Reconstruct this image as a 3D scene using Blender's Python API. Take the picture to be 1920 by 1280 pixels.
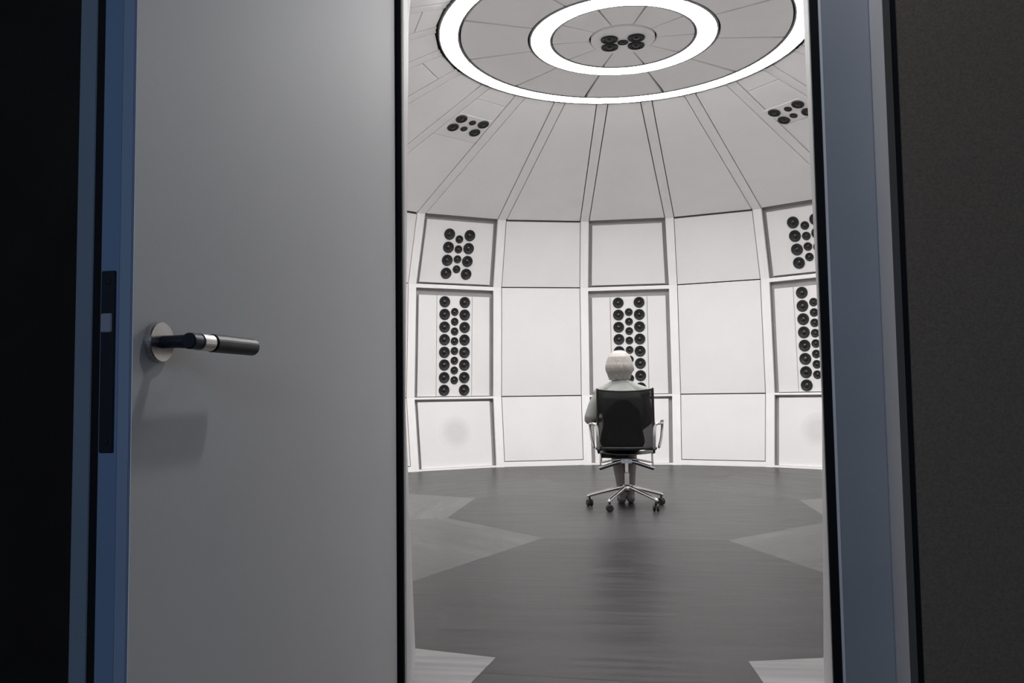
import bpy, bmesh, math, random
from mathutils import Vector, Matrix
random.seed(7)
for o in list(bpy.data.objects):
    bpy.data.objects.remove(o)
sc = bpy.context.scene
COL = sc.collection
PI = math.pi

# ------------------------------------------------------------------ camera
CAM_D, CAM_H = 6.8513, 0.95
F_PX, PITCH, ROLL, YAW = 1545.0, 0.0622, -0.0132, 0.1418
cam_d = bpy.data.cameras.new('camera')
cam = bpy.data.objects.new('camera', cam_d)
COL.objects.link(cam)
cam_d.sensor_width = 36.0
cam_d.lens = F_PX / 1920.0 * 36.0
cam_d.clip_start = 0.02
_fw = Vector((-math.sin(YAW), math.cos(YAW), 0))
_rt = Vector((math.cos(YAW), math.sin(YAW), 0))
_up = Vector((0, 0, 1))
_f2 = _fw * math.cos(PITCH) + _up * math.sin(PITCH)
_u2 = _up * math.cos(PITCH) - _fw * math.sin(PITCH)
_r3 = _rt * math.cos(ROLL) + _u2 * math.sin(ROLL)
_u3 = _u2 * math.cos(ROLL) - _rt * math.sin(ROLL)
cam.matrix_world = Matrix(((_r3.x, _u3.x, -_f2.x, 0), (_r3.y, _u3.y, -_f2.y, -CAM_D),
                           (_r3.z, _u3.z, -_f2.z, CAM_H), (0, 0, 0, 1)))
sc.camera = cam

# ------------------------------------------------------------------ world, light, exposure
RING_POWER = 56.5            # radiance of the two ceiling ring lamps
world = bpy.data.worlds.new('world')
sc.world = world
world.use_nodes = True
world.node_tree.nodes['Background'].inputs[0].default_value = (0.02, 0.03, 0.05, 1)
world.node_tree.nodes['Background'].inputs[1].default_value = 0.1
# bluish lamp of the dim room the camera stands in (unseen source behind the viewer)
la = bpy.data.lights.new('corridor_lamp', 'AREA')
la.shape = 'RECTANGLE'
la.size, la.size_y = 1.6, 1.0
la.energy = 37.0
la.color = (0.60, 0.74, 1.0)
lo = bpy.data.objects.new('corridor_lamp', la)
COL.objects.link(lo)
lo.location = (-0.3, -9.6, 2.1)
lo.rotation_euler = (Vector((0, -4.9, 1.0)) - Vector(lo.location)).to_track_quat('-Z', 'Y').to_euler()
# small downlight in the dim room's ceiling, just in front of the doorway
ld = bpy.data.lights.new('door_downlight', 'AREA')
ld.shape = 'DISK'
ld.size = 0.16
ld.energy = 5.8
ld.color = (0.94, 0.96, 1.0)
do = bpy.data.objects.new('door_downlight', ld)
COL.objects.link(do)
do.location = (0.20, -5.15, 2.84)
sc.view_settings.view_transform = 'Standard'
sc.view_settings.look = 'None'
sc.view_settings.exposure = 0.0
sc.view_settings.gamma = 1.0
sc.view_settings.use_curve_mapping = False
try:
    sc.cycles.max_bounces = 7
    sc.cycles.diffuse_bounces = 5
    sc.cycles.use_denoising = True
    sc.cycles.use_adaptive_sampling = True
    sc.cycles.adaptive_threshold = 0.02
    sc.cycles.caustics_reflective = False
    sc.cycles.caustics_refractive = False
    sc.cycles.sample_clamp_indirect = 6.0
except Exception:
    pass


# ------------------------------------------------------------------ materials
def nodes_of(name):
    m = bpy.data.materials.new(name)
    m.use_nodes = True
    nt = m.node_tree
    return m, nt, nt.nodes['Principled BSDF']


def mat(name, col, rough=0.5, metal=0.0, var=0.04, scale=6.0, bump=0.0, bscale=200.0, spec=0.5,
        alpha=1.0, stretch=None, emis=None):
    m, nt, b = nodes_of(name)
    N, L = nt.nodes, nt.links
    tc = N.new('ShaderNodeTexCoord')
    mp = N.new('ShaderNodeMapping')
    if stretch:
        mp.inputs['Scale'].default_value = stretch
    L.new(tc.outputs['Object'], mp.inputs['Vector'])
    nz = N.new('ShaderNodeTexNoise')
    nz.inputs['Scale'].default_value = scale
    nz.inputs['Detail'].default_value = 4
    L.new(mp.outputs[0], nz.inputs['Vector'])
    rp = N.new('ShaderNodeMapRange')
    rp.inputs['From Min'].default_value = 0.3
    rp.inputs['From Max'].default_value = 0.7
    rp.inputs['To Min'].default_value = 1 - var
    rp.inputs['To Max'].default_value = 1 + var
    L.new(nz.outputs['Fac'], rp.inputs['Value'])
    mx = N.new('ShaderNodeMix')
    mx.data_type = 'RGBA'
    mx.blend_type = 'MULTIPLY'
    mx.inputs['Factor'].default_value = 1.0
    mx.inputs['A'].default_value = (*col, 1)
    L.new(rp.outputs[0], mx.inputs['B'])
    L.new(mx.outputs['Result'], b.inputs['Base Color'])
    b.inputs['Roughness'].default_value = rough
    b.inputs['Metallic'].default_value = metal
    b.inputs['Specular IOR Level'].default_value = spec
    b.inputs['Alpha'].default_value = alpha
    if bump:
        n2 = N.new('ShaderNodeTexNoise')
        n2.inputs['Scale'].default_value = bscale
        n2.inputs['Detail'].default_value = 3
        L.new(tc.outputs['Object'], n2.inputs['Vector'])
        bp = N.new('ShaderNodeBump')
        bp.inputs['Strength'].default_value = bump
        bp.inputs['Distance'].default_value = 0.003
        L.new(n2.outputs['Fac'], bp.inputs['Height'])
        L.new(bp.outputs[0], b.inputs['Normal'])
    if emis:
        b.inputs['Emission Color'].default_value = (1, 0.985, 0.97, 1)
        b.inputs['Emission Strength'].default_value = emis
    return m


M = {}
M['panel'] = mat('white_panel', (0.84, 0.826, 0.826), 0.5, var=0.015, scale=2.5, spec=0.25)
M['rib'] = mat('white_rib', (0.93, 0.915, 0.915), 0.5, var=0.015, spec=0.25)
M['recess'] = mat('recess_shade', (0.34, 0.325, 0.325), 0.9, var=0.05, spec=0.1)  # backing toned down so the slots round the bays look shaded
M['ceil'] = mat('ceiling_panel', (0.94, 0.925, 0.93), 0.55, var=0.02, scale=2.0, spec=0.2)
M['seam'] = mat('seam_grey', (0.11, 0.107, 0.108), 0.8, var=0.05, spec=0.1)
M['lamp'] = mat('lamp_diffuser', (0.9, 0.9, 0.9), 0.6, emis=RING_POWER)
M['lamp_rim'] = mat('lamp_rim', (0.30, 0.30, 0.31), 0.5, var=0.03)
M['driver'] = mat('driver_cone', (0.020, 0.020, 0.021), 0.6, var=0.1, scale=30, spec=0.3)
M['dome_cap'] = mat('driver_cap', (0.012, 0.012, 0.013), 0.28, var=0.05, spec=0.6)
M['door'] = mat('door_paint', (0.88, 0.88, 0.88), 0.55, var=0.03, scale=2.0, spec=0.3)
M['edge'] = mat('door_edge_paint', (0.16, 0.24, 0.36), 0.5, var=0.05, scale=3, spec=0.3)
M['edge3'] = mat('door_back_band_paint', (0.17, 0.22, 0.27), 0.5, var=0.05, scale=3, spec=0.3)
M['reveal'] = mat('reveal_paint', (0.52, 0.52, 0.53), 0.6, var=0.03, spec=0.2)
M['cutoff'] = mat('lamp_cutoff_white', (0.9, 0.9, 0.9), 0.6, var=0.01)
M['edge2'] = mat('door_lip_lit', (0.24, 0.31, 0.42), 0.5, var=0.05, scale=3, spec=0.3)  # lighter than the edge, standing for a bevel that catches the light
M['frame'] = mat('frame_paint', (0.36, 0.37, 0.39), 0.5, var=0.05, scale=3, spec=0.3)
M['jamb'] = mat('jamb_paint', (0.82, 0.81, 0.81), 0.5, var=0.03, scale=3, spec=0.3)
M['rubber'] = mat('black_rubber', (0.006, 0.006, 0.007), 0.7, var=0.1, spec=0.2)
M['darktrim'] = mat('dark_trim', (0.13, 0.115, 0.10), 0.6, var=0.05, spec=0.2)
M['steel'] = mat('brushed_steel', (0.62, 0.60, 0.58), 0.28, 1.0, var=0.08, scale=60, stretch=(1, 1, 8))
M['darksteel'] = mat('dark_steel', (0.03, 0.034, 0.045), 0.45, 0.6, var=0.1, scale=20)
M['bolt'] = mat('lock_bolt_metal', (0.30, 0.34, 0.40), 0.5, 0.3, var=0.05)
M['grip'] = mat('black_grip', (0.016, 0.014, 0.015), 0.45, var=0.1, scale=40)
M['fabric'] = mat('wall_fabric', (0.215, 0.175, 0.135), 0.95, var=0.14, scale=150, bump=0.5, bscale=500, spec=0.1)
M['blackwall'] = mat('black_wall', (0.030, 0.026, 0.022), 0.9, var=0.1, spec=0.05)
M['carpet'] = mat('corridor_carpet', (0.03, 0.03, 0.032), 0.95, var=0.2, scale=80, bump=0.4)
M['chrome'] = mat('chrome', (0.78, 0.77, 0.76), 0.16, 1.0, var=0.03)
M['alu'] = mat('aluminium', (0.66, 0.65, 0.64), 0.3, 1.0, var=0.03)
M['black'] = mat('black_plastic', (0.012, 0.012, 0.013), 0.45, var=0.08)
M['net'] = mat('mesh_net', (0.016, 0.016, 0.017), 0.7, var=0.1, alpha=0.72, spec=0.2)
M['skin'] = mat('skin', (0.52, 0.38, 0.31), 0.5, var=0.04, scale=20)
M['hair'] = mat('pale_hair', (0.32, 0.30, 0.275), 0.65, var=0.25, scale=60, bump=0.6, bscale=160, stretch=(3, 3, 0.5))
M['blouse'] = mat('pale_blouse', (0.235, 0.24, 0.228), 0.8, var=0.06, scale=12, bump=0.25, bscale=18)
M['skirt'] = mat('dark_skirt', (0.022, 0.020, 0.021), 0.85, var=0.1, scale=20)
M['tights'] = mat('grey_tights', (0.16, 0.145, 0.135), 0.7, var=0.05, scale=20)
M['shoe'] = mat('grey_shoe', (0.13, 0.125, 0.125), 0.5, var=0.05)
M['eye'] = mat('eye_white', (0.7, 0.7, 0.68), 0.2, var=0.01)


def floor_material():
    m, nt, b = nodes_of('plank_floor')
    N, L = nt.nodes, nt.links
    tc = N.new('ShaderNodeTexCoord')
    # plank rows across the piece
    mp = N.new('ShaderNodeMapping')
    L.new(tc.outputs['Object'], mp.inputs['Vector'])
    br = N.new('ShaderNodeTexBrick')
    br.inputs['Scale'].default_value = 1.0
    br.inputs['Brick Width'].default_value = 1.2
    br.inputs['Row Height'].default_value = 0.11
    br.inputs['Mortar Size'].default_value = 0.0015
    br.inputs['Mortar Smooth'].default_value = 0.3
    br.inputs['Color1'].default_value = (0.86, 0.86, 0.86, 1)
    br.inputs['Color2'].default_value = (1.14, 1.14, 1.14, 1)
    br.inputs['Mortar'].default_value = (0.80, 0.80, 0.80, 1)
    br.offset = 0.37
    L.new(mp.outputs[0], br.inputs['Vector'])
    mp2 = N.new('ShaderNodeMapping')
    mp2.inputs['Scale'].default_value = (1.0, 16.0, 1.0)
    L.new(tc.outputs['Object'], mp2.inputs['Vector'])
    nz = N.new('ShaderNodeTexNoise')
    nz.inputs['Scale'].default_value = 1.6
    nz.inputs['Detail'].default_value = 6
    L.new(mp2.outputs[0], nz.inputs['Vector'])
    rp = N.new('ShaderNodeMapRange')
    rp.inputs['From Min'].default_value = 0.3
    rp.inputs['From Max'].default_value = 0.7
    rp.inputs['To Min'].default_value = 0.78
    rp.inputs['To Max'].default_value = 1.22
    L.new(nz.outputs['Fac'], rp.inputs['Value'])
    oi = N.new('ShaderNodeObjectInfo')
    m1 = N.new('ShaderNodeMix')
    m1.data_type = 'RGBA'
    m1.blend_type = 'MULTIPLY'
    m1.inputs['Factor'].default_value = 1
    L.new(oi.outputs['Color'], m1.inputs['A'])
    L.new(br.outputs['Color'], m1.inputs['B'])
    m2 = N.new('ShaderNodeMix')
    m2.data_type = 'RGBA'
    m2.blend_type = 'MULTIPLY'
    m2.inputs['Factor'].default_value = 1
    L.new(m1.outputs['Result'], m2.inputs['A'])
    L.new(rp.outputs[0], m2.inputs['B'])
    L.new(m2.outputs['Result'], b.inputs['Base Color'])
    r2 = N.new('ShaderNodeMapRange')
    r2.inputs['To Min'].default_value = 0.22
    r2.inputs['To Max'].default_value = 0.50
    mr = N.new('ShaderNodeMath')
    mr.operation = 'MULTIPLY'
    L.new(nz.outputs['Fac'], mr.inputs[0])
    L.new(br.outputs['Color'], mr.inputs[1])
    L.new(mr.outputs[0], r2.inputs['Value'])
    L.new(r2.outputs[0], b.inputs['Roughness'])
    b.inputs['Specular IOR Level'].default_value = 0.12
    return m


M['floor'] = floor_material()


def grille_material():
    # round grille field in a white plate: grey deepens towards the middle of the disc
    m, nt, b = nodes_of('round_grille')
    N, L = nt.nodes, nt.links
    tc = N.new('ShaderNodeTexCoord')
    gr = N.new('ShaderNodeTexGradient')
    gr.gradient_type = 'SPHERICAL'
    mp = N.new('ShaderNodeMapping')
    mp.inputs['Scale'].default_value = (4.4, 4.4, 4.4)
    L.new(tc.outputs['Object'], mp.inputs['Vector'])
    L.new(mp.outputs[0], gr.inputs['Vector'])
    cr = N.new('ShaderNodeValToRGB')
    cr.color_ramp.elements[0].color = (0.84, 0.826, 0.826, 1)
    cr.color_ramp.elements[1].color = (0.71, 0.70, 0.70, 1)
    cr.color_ramp.elements[1].position = 0.6
    L.new(gr.outputs['Fac'], cr.inputs['Fac'])
    L.new(cr.outputs[0], b.inputs['Base Color'])
    b.inputs['Roughness'].default_value = 0.5
    b.inputs['Specular IOR Level'].default_value = 0.25
    return m


M['grille'] = grille_material()


# ------------------------------------------------------------------ helpers
def obj(name, mesh, m=None, parent=None, smooth=False):
    o = bpy.data.objects.new(name, mesh)
    COL.objects.link(o)
    if m is not None and len(mesh.materials) == 0:
        mesh.materials.append(M[m] if isinstance(m, str) else m)
    if parent is not None:
        o.parent = parent
    if smooth:
        for p in mesh.polygons:
            p.use_smooth = True
    return o


def empty(name, loc=(0, 0, 0), rot=None):
    o = bpy.data.objects.new(name, None)
    COL.objects.link(o)
    o.empty_display_size = 0.1
    o.location = loc
    if rot:
        o.rotation_euler = rot
    return o


def tag(o, label=None, cat=None, group=None, kind=None):
    if label:
        o['label'] = label
    if cat:
        o['category'] = cat
    if group:
        o['group'] = group
    if kind:
        o['kind'] = kind
    return o


def mk(name, verts, faces, fix=True):
    me = bpy.data.meshes.new(name)
    me.from_pydata([tuple(v) for v in verts], [], faces)
    if fix:
        bm = bmesh.new()
        bm.from_mesh(me)
        bmesh.ops.recalc_face_normals(bm, faces=bm.faces)
        bm.to_mesh(me)
        bm.free()
    me.update()
    return me


def slab(name, quad, n, thick, cham=0.004):
    """polygon plate: front face = quad (list of Vector) on side n, chamfered rim"""
    q = [Vector(v) for v in quad]
    n = Vector(n).normalized()
    c = sum(q, Vector()) / len(q)
    k = len(q)
    verts, faces = [], []
    front = []
    for i, v in enumerate(q):
        a, b = q[i - 1] - v, q[(i + 1) % k] - v
        d = (a.normalized() + b.normalized())
        if d.length < 1e-6:
            d = c - v
        s = max(0.2, math.sin(a.angle(b) / 2)) if a.length > 0 and b.length > 0 else 1
        d = d.normalized()
        if d.dot(c - v) < 0:
            d = -d
        front.append(v + d * (cham / s))
    verts += front
    verts += [v - n * cham for v in q]
    verts += [v - n * thick for v in q]
    faces.append(list(range(k)))
    for i in range(k):
        j = (i + 1) % k
        faces.append([i, j, k + j, k + i])
        faces.append([k + i, k + j, 2 * k + j, 2 * k + i])
    faces.append(list(range(3 * k - 1, 2 * k - 1, -1)))
    return mk(name, verts, faces)


def box_verts(x0, x1, y0, y1, z0, z1):
    v = [(x, y, z) for z in (z0, z1) for y in (y0, y1) for x in (x0, x1)]
    f = [[0, 2, 3, 1], [4, 5, 7, 6], [0, 1, 5, 4], [2, 6, 7, 3], [0, 4, 6, 2], [1, 3, 7, 5]]
    return v, f


def box(name, x0, x1, y0, y1, z0, z1, bev=0.0):
    v, f = box_verts(x0, x1, y0, y1, z0, z1)
    me = mk(name, v, f)
    if bev:
        bm = bmesh.new()
        bm.from_mesh(me)
        bmesh.ops.bevel(bm, geom=list(bm.edges), offset=bev, segments=2, affect='EDGES')
        bm.to_mesh(me)
        bm.free()
    return me


def lathe(name, prof, seg=24, closed_top=False):
    verts, faces, rings = [], [], []
    for r, z in prof:
        if r < 1e-6:
            rings.append([len(verts)])
            verts.append((0, 0, z))
        else:
            rings.append(list(range(len(verts), len(verts) + seg)))
            verts += [(r * math.cos(2 * PI * i / seg), r * math.sin(2 * PI * i / seg), z) for i in range(seg)]
    for a, b in zip(rings, rings[1:]):
        for i in range(seg):
            j = (i + 1) % seg
            if len(a) == 1 and len(b) == 1:
                continue
            if len(a) == 1:
                faces.append([a[0], b[i], b[j]])
            elif len(b) == 1:
                faces.append([a[i], a[j], b[0]])
            else:
                faces.append([a[i], a[j], b[j], b[i]])
    return mk(name, verts, faces)


def tube_geo(pts, rads, seg=12, flat=1.0):
    """tube through pts; rads one or list; rounded caps"""
    pts = [Vector(p) for p in pts]
    if not isinstance(rads, (list, tuple)):
        rads = [rads] * len(pts)
    verts, faces = [], []
    n = len(pts)
    tang = []
    for i in range(n):
        t = (pts[min(i + 1, n - 1)] - pts[max(i - 1, 0)]).normalized()
        tang.append(t)
    ref = Vector((0, 0, 1)) if abs(tang[0].z) < 0.9 else Vector((1, 0, 0))
    x = tang[0].cross(ref).normalized()
    frames = []
    for i in range(n):
        x = (x - tang[i] * x.dot(tang[i])).normalized()
        frames.append((x.copy(), tang[i].cross(x).normalized()))
    rows = []
    def ring(c, a, b, r):
        rows.append(list(range(len(verts), len(verts) + seg)))
        for k in range(seg):
            w = 2 * PI * k / seg
            verts.append(c + a * (r * math.cos(w)) + b * (r * flat * math.sin(w)))
    for s in (0.35, 0.75):
        ring(pts[0] - tang[0] * rads[0] * math.sqrt(1 - s * s), *frames[0], rads[0] * s)
    for i in range(n):
        ring(pts[i], *frames[i], rads[i])
    for s in (0.75, 0.35):
        ring(pts[-1] + tang[-1] * rads[-1] * math.sqrt(1 - s * s), *frames[-1], rads[-1] * s)
    for a, b in zip(rows, rows[1:]):
        for k in range(seg):
            j = (k + 1) % seg
            faces.append([a[k], a[j], b[j], b[k]])
    faces.append(rows[0][::-1])
    faces.append(rows[-1])
    return verts, faces


def tube(name, pts, rads, seg=12, flat=1.0):
    return mk(name, *tube_geo(pts, rads, seg, flat))


def bez(pts, n=6):
    """Catmull-Rom through pts"""
    P = [Vector(p) for p in pts]
    P = [P[0] * 2 - P[1]] + P + [P[-1] * 2 - P[-2]]
    out = []
    for i in range(1, len(P) - 2):
        for k in range(n):
            t = k / n
            a, b, c, d = P[i - 1], P[i], P[i + 1], P[i + 2]
            out.append(0.5 * ((2 * b) + (c - a) * t + (2 * a - 5 * b + 4 * c - d) * t * t
                              + (3 * b - a - 3 * c + d) * t ** 3))
    out.append(P[-2])
    return out


def annulus(name, r0, r1, z, thick, seg=96, a0=0.0, a1=2 * PI, cham=0.003):
    full = abs(a1 - a0 - 2 * PI) < 1e-6
    n = seg if full else seg + 1
    verts, faces = [], []
    prof = [(r0, z + thick), (r0, z + cham), (r0 + cham, z), (r1 - cham, z), (r1, z + cham), (r1, z + thick)]
    k = len(prof)
    for i in range(n):
        w = a0 + (a1 - a0) * i / seg
        for r, zz in prof:
            verts.append((r * math.sin(w), r * math.cos(w), zz))
    m = seg if full else seg
    for i in range(m):
        a, b = i * k, ((i + 1) % n) * k
        for j in range(k):
            jj = (j + 1) % k
            faces.append([a + j, a + jj, b + jj, b + j])
    if not full:
        faces.append(list(range(k)))
        faces.append([(n - 1) * k + j for j in range(k - 1, -1, -1)])
    return mk(name, verts, faces)


# ------------------------------------------------------------------ the round room: numbers
NF = 22
HALF = PI / NF
LV_Z = [0.0, 0.903, 2.324, 3.158, 3.914]
LV_R = [4.022, 4.137, 4.068, 3.811, 1.575]
Z_CEIL = 3.914
RIB_W = 0.0525
XL_CUT, XR_CUT = -0.783, 0.607          # doorway cut in the round wall
T_CUT_Z = 2.62
YC = -CAM_D                              # camera y; y = YC + distance


def facet(k, l):
    """frame of facet k, tier l (0..2 wall, 3 dome): A, u, v, n, length, half widths"""
    th = k * 2 * HALF
    no = Vector((math.sin(th), math.cos(th), 0))
    u = Vector((math.cos(th), -math.sin(th), 0))
    r0, r1, z0, z1 = LV_R[l], LV_R[l + 1], LV_Z[l], LV_Z[l + 1]
    A = no * (r0 * math.cos(HALF)) + Vector((0, 0, z0))
    B = no * (r1 * math.cos(HALF)) + Vector((0, 0, z1))
    v = (B - A)
    L = v.length
    v.normalize()
    n = u.cross(v).normalized()
    return A, u, v, n, L, r0 * math.sin(HALF), r1 * math.sin(HALF)


def fpt(F, s, t, dn=0.0):
    return F[0] + F[1] * s + F[2] * t + F[3] * dn


def hw(F, t):
    return F[5] + (F[6] - F[5]) * t / F[4]


def panel_quad(F, t0, t1, inset, dn=0.0, lo=None, hi=None):
    """quad between ribs; lo/hi optional functions t -> s"""
    out = []
    for t, side in ((t0, -1), (t0, 1), (t1, 1), (t1, -1)):
        s = side * (hw(F, t) - inset)
        if side < 0 and lo:
            s = lo(t)
        if side > 0 and hi:
            s = hi(t)
        out.append(fpt(F, s, t, dn))
    return out


def cut_s(k, F, x):
    th = k * 2 * HALF
    def f(t):
        base = F[0] + F[2] * t
        return (x - base.x) / math.cos(th)
    return f


wall = empty('wall_round')
tag(wall, 'white faceted round wall of the listening room', kind='structure')
ceiling = empty('ceiling')
tag(ceiling, 'white domed ceiling of radial panels', kind='structure')

GAP = 0.008
SPK = lambda k: k % 2 == 0


def add_panel(F, quad, name='panel', m='panel', parent=None, thick=0.025, cham=0.003):
    return obj(name, slab(name, quad, F[3], thick, cham), m, parent or wall)


RAIL_LO, RAIL_HI = -0.045, 0.012      # rail below / above a tier line (speaker bays)
GAPS = {0: (0.035, 0.0), 1: (0.072, 0.0), 2: (0.055, 0.010)}   # dark slot: top, bottom
back_v, back_f = [], []
dome_v, dome_f = [], []


def add_back(V, Fc, quad):
    i = len(V)
    V += [tuple(q) for q in quad]
    Fc.append([i, i + 1, i + 2, i + 3])


bay_frames = {}
for k in range(-10, 12):
    for l in range(4):
        F = facet(k, l)
        bay_frames[(k, l)] = F
        lo = hi = blo = bhi = None
        t_start = 0.0
        door_bay = (k == 11)
        if k == 10:
            c = cut_s(k, F, XR_CUT)
            hi = bhi = c
        if k == -10:
            c = cut_s(k, F, XL_CUT)
            lo = blo = c
        tcut = (T_CUT_Z - LV_Z[2]) / (LV_Z[3] - LV_Z[2]) * F[4]
        # backing surface behind the plates
        V_, F_ = (back_v, back_f) if l < 3 else (dome_v, dome_f)
        DB = -0.07
        if l == 3:
            q = panel_quad(F, 0, F[4], -0.02, DB)
            add_back(V_, F_, q)
        elif l == 2 and (abs(k) == 10 or k == 11):
            add_back(V_, F_, panel_quad(F, tcut, F[4], -0.02, DB))
            if k != 11:
                add_back(V_, F_, panel_quad(F, 0, tcut, -0.02, DB, blo, bhi))
        elif k != 11:
            add_back(V_, F_, panel_quad(F, 0, F[4], -0.02, DB, blo, bhi))
        ins = RIB_W + (GAP if l < 3 else 0.012)
        if l == 3:
            # dome facet
            L = F[4]
            if abs(k) in (3, 5, 7, 9):
                cuts = [0.012, 1.50, 2.15, L - 0.004]
                names = ['dome_panel'] * 3
                for a, b in zip(cuts, cuts[1:]):
                    add_panel(F, panel_quad(F, a, b - 0.007, ins), 'dome_panel', 'ceil', ceiling)
            else:
                add_panel(F, panel_quad(F, 0.012, L - 0.012, ins), 'dome_panel', 'ceil', ceiling)
            continue
        if k == 11 and l < 2:
            continue
        if k == 11 and l == 2:
            add_panel(F, panel_quad(F, tcut, F[4] - 0.012, ins), 'wall_panel')
            continue
        if abs(k) == 10:
            if l == 2:
                add_panel(F, panel_quad(F, 0.006, tcut - 0.004, ins, 0, lo, hi), 'wall_panel')
                add_panel(F, panel_quad(F, tcut + 0.004, F[4] - 0.012, ins), 'wall_panel')
            else:
                add_panel(F, panel_quad(F, 0.02 if l == 0 else 0.006, F[4] - 0.006, ins, 0, lo, hi), 'wall_panel')
            continue
        if not SPK(k):
            t0 = 0.075 if l == 0 else 0.006
            t1 = F[4] - (0.016 if l == 2 else 0.006)
            add_panel(F, panel_quad(F, t0, t1, ins), 'wall_panel')
            continue
        # speaker bay: deep frame round a recessed plate
        gt, gb = GAPS[l]
        side_gap = 0.046
        t0 = gb + (RAIL_HI if l > 0 else 0.03)
        t1 = F[4] - gt + (RAIL_LO if l < 2 else 0.0)
        if l == 0:
            t1 = F[4] - 0.022 - 0.03
        if l == 1:
            t1 = F[4] - 0.045 - 0.085
        if l == 2:
            t1 = F[4] - 0.06
        insp = RIB_W + side_gap
        if l == 1 and k in (0, 2, -2):
            for sgn in (-1, 1):
                q = []
                for t, a in ((t0, 0), (t0, 1), (t1, 1), (t1, 0)):
                    s_in, s_out = 0.243, hw(F, t) - insp
                    s = sgn * (s_in if a == 0 else s_out)
                    q.append(fpt(F, s, t, -0.03))
                add_panel(F, q, 'recessed_panel')
        elif l == 2 and k in (2, -2):
            pass
        else:
            add_panel(F, panel_quad(F, t0, t1, insp, -0.03), 'recessed_panel')
        if l < 2:
            # rail above this tier
            lo_t = F[4] + (-0.045 if l == 1 else -0.022)
            q = panel_quad(F, lo_t, F[4] + 0.004, RIB_W - 0.002, 0.0)
            add_panel(F, q, 'rail', 'rib', wall, 0.05)
        if l == 0 and k in (2, -2):
            g = obj('grille', lathe('grille', [(0.0, 0.0012), (0.225, 0.0012), (0.226, 0.0)], 40), 'grille', wall)
            c = fpt(F, 0, 0.47, -0.03)
            R = Matrix((F[1], F[2], F[3])).transposed().to_4x4()
            g.matrix_world = Matrix.Translation(c) @ R
obj('backing', mk('backing', back_v, back_f, False), 'recess', wall)
obj('backing', mk('backing', dome_v, dome_f, False), 'seam', ceiling)

# ribs, one for each corner of the polygon
for c in range(22):
    th = (c - 10.5) * 2 * HALF
    first = 0
    near = abs(abs(c - 10.5) - 10.5) < 1e-6 and c in (0, 21)
    verts, faces = [], []
    lv = list(range(5))
    levels = [(LV_Z[i], LV_R[i]) for i in lv]
    if c in (0, 21):
        f = (T_CUT_Z - LV_Z[2]) / (LV_Z[3] - LV_Z[2])
        levels = [(T_CUT_Z, LV_R[2] + (LV_R[3] - LV_R[2]) * f), levels[3], levels[4]]
    rows = []
    for z, r in levels:
        C0 = Vector((r * math.sin(th), r * math.cos(th), z))
        ur = Vector((math.cos(th), -math.sin(th), 0))
        uo = Vector((math.sin(th), math.cos(th), 0))
        a = math.tan(HALF) * RIB_W
        row = []
        for s, o in ((-RIB_W, 0), (0, 1), (RIB_W, 0)):
            row.append(C0 + ur * s - uo * (a * (1 - o)))
        for s, o in ((RIB_W, 0), (0, 1), (-RIB_W, 0)):
            row.append(C0 + ur * s - uo * (a * (1 - o)) + (uo * 0.045 if z < 3.2 or True else 0) + Vector((0, 0, 0.03 if z > 3.1 else 0)))
        rows.append(list(range(len(verts), len(verts) + 6)))
        verts += row
    for a_, b_ in zip(rows, rows[1:]):
        for i in range(6):
            j = (i + 1) % 6
            faces.append([a_[i], a_[j], b_[j], b_[i]])
    faces.append(rows[0][::-1])
    faces.append(rows[-1])
    obj('rib', mk('rib', verts, faces), 'rib', wall)

# plinth line along the foot of each facet
for k in range(-9, 10):
    F = bay_frames[(k, 0)]
    q = panel_quad(F, 0.0, 0.026 if SPK(k) else 0.066, RIB_W - 0.003, 0.004 if SPK(k) else 0.002)
    add_panel(F, q, 'plinth', 'rib', wall, 0.05)

# ------------------------------------------------------------------ flat middle of the ceiling
R_OUT0, R_OUT1, R_IN0, R_IN1, R_HUB = 1.392, 1.538, 0.617, 0.774, 0.268
obj('backing', lathe('backing', [(0, Z_CEIL + 0.06), (1.64, Z_CEIL + 0.06), (1.64, Z_CEIL + 0.075), (0, Z_CEIL + 0.075)], 48), 'seam', ceiling)
for i in range(11):
    a = (PI * 2 / 11)
    g = 0.012
    w0 = (i - 0.5) * a
    me = annulus('ceiling_panel', R_IN1 + 0.028, R_OUT0 - 0.028, Z_CEIL, 0.03, 12, w0 + g / 1.1, w0 + a - g / 1.1)
    obj('ceiling_panel', me, 'ceil', ceiling)
for i in range(10):
    a = PI * 2 / 10
    w0 = (i - 0.5) * a
    me = annulus('ceiling_panel', R_HUB + 0.016, R_IN0 - 0.024, Z_CEIL, 0.03, 10, w0 + 0.016, w0 + a - 0.016)
    obj('ceiling_panel', me, 'ceil', ceiling)


def ring_light(r0, r1, label):
    e = empty('ring_light', (0, 0, Z_CEIL))
    tag(e, label, 'ceiling light', 'ring lamps in the ceiling')
    dm = annulus('diffuser', r0, r1, 0.034, 0.014, 96, cham=0.001)
    dm.materials.append(M['lamp_rim'])
    dm.materials.append(M['lamp'])
    for p_ in dm.polygons:
        if p_.normal.z < -0.9:
            p_.material_index = 1
    obj('diffuser', dm, None, e)
    for a_, b_ in ((r1, r1 + 0.004), (r0 - 0.004, r0)):
        obj('cutoff_wall', annulus('cutoff_wall', a_, b_, -0.003, 0.045, 128, cham=0.001), 'cutoff', e)  # added walls: the recess cuts the lamp's light off the upper room walls
    for a_, b_ in ((r1 + 0.004, r1 + 0.014), (r0 - 0.014, r0 - 0.004)):
        obj('rim', annulus('rim', a_, b_, -0.001, 0.05, 128), 'lamp_rim', e)
    return e


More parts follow.
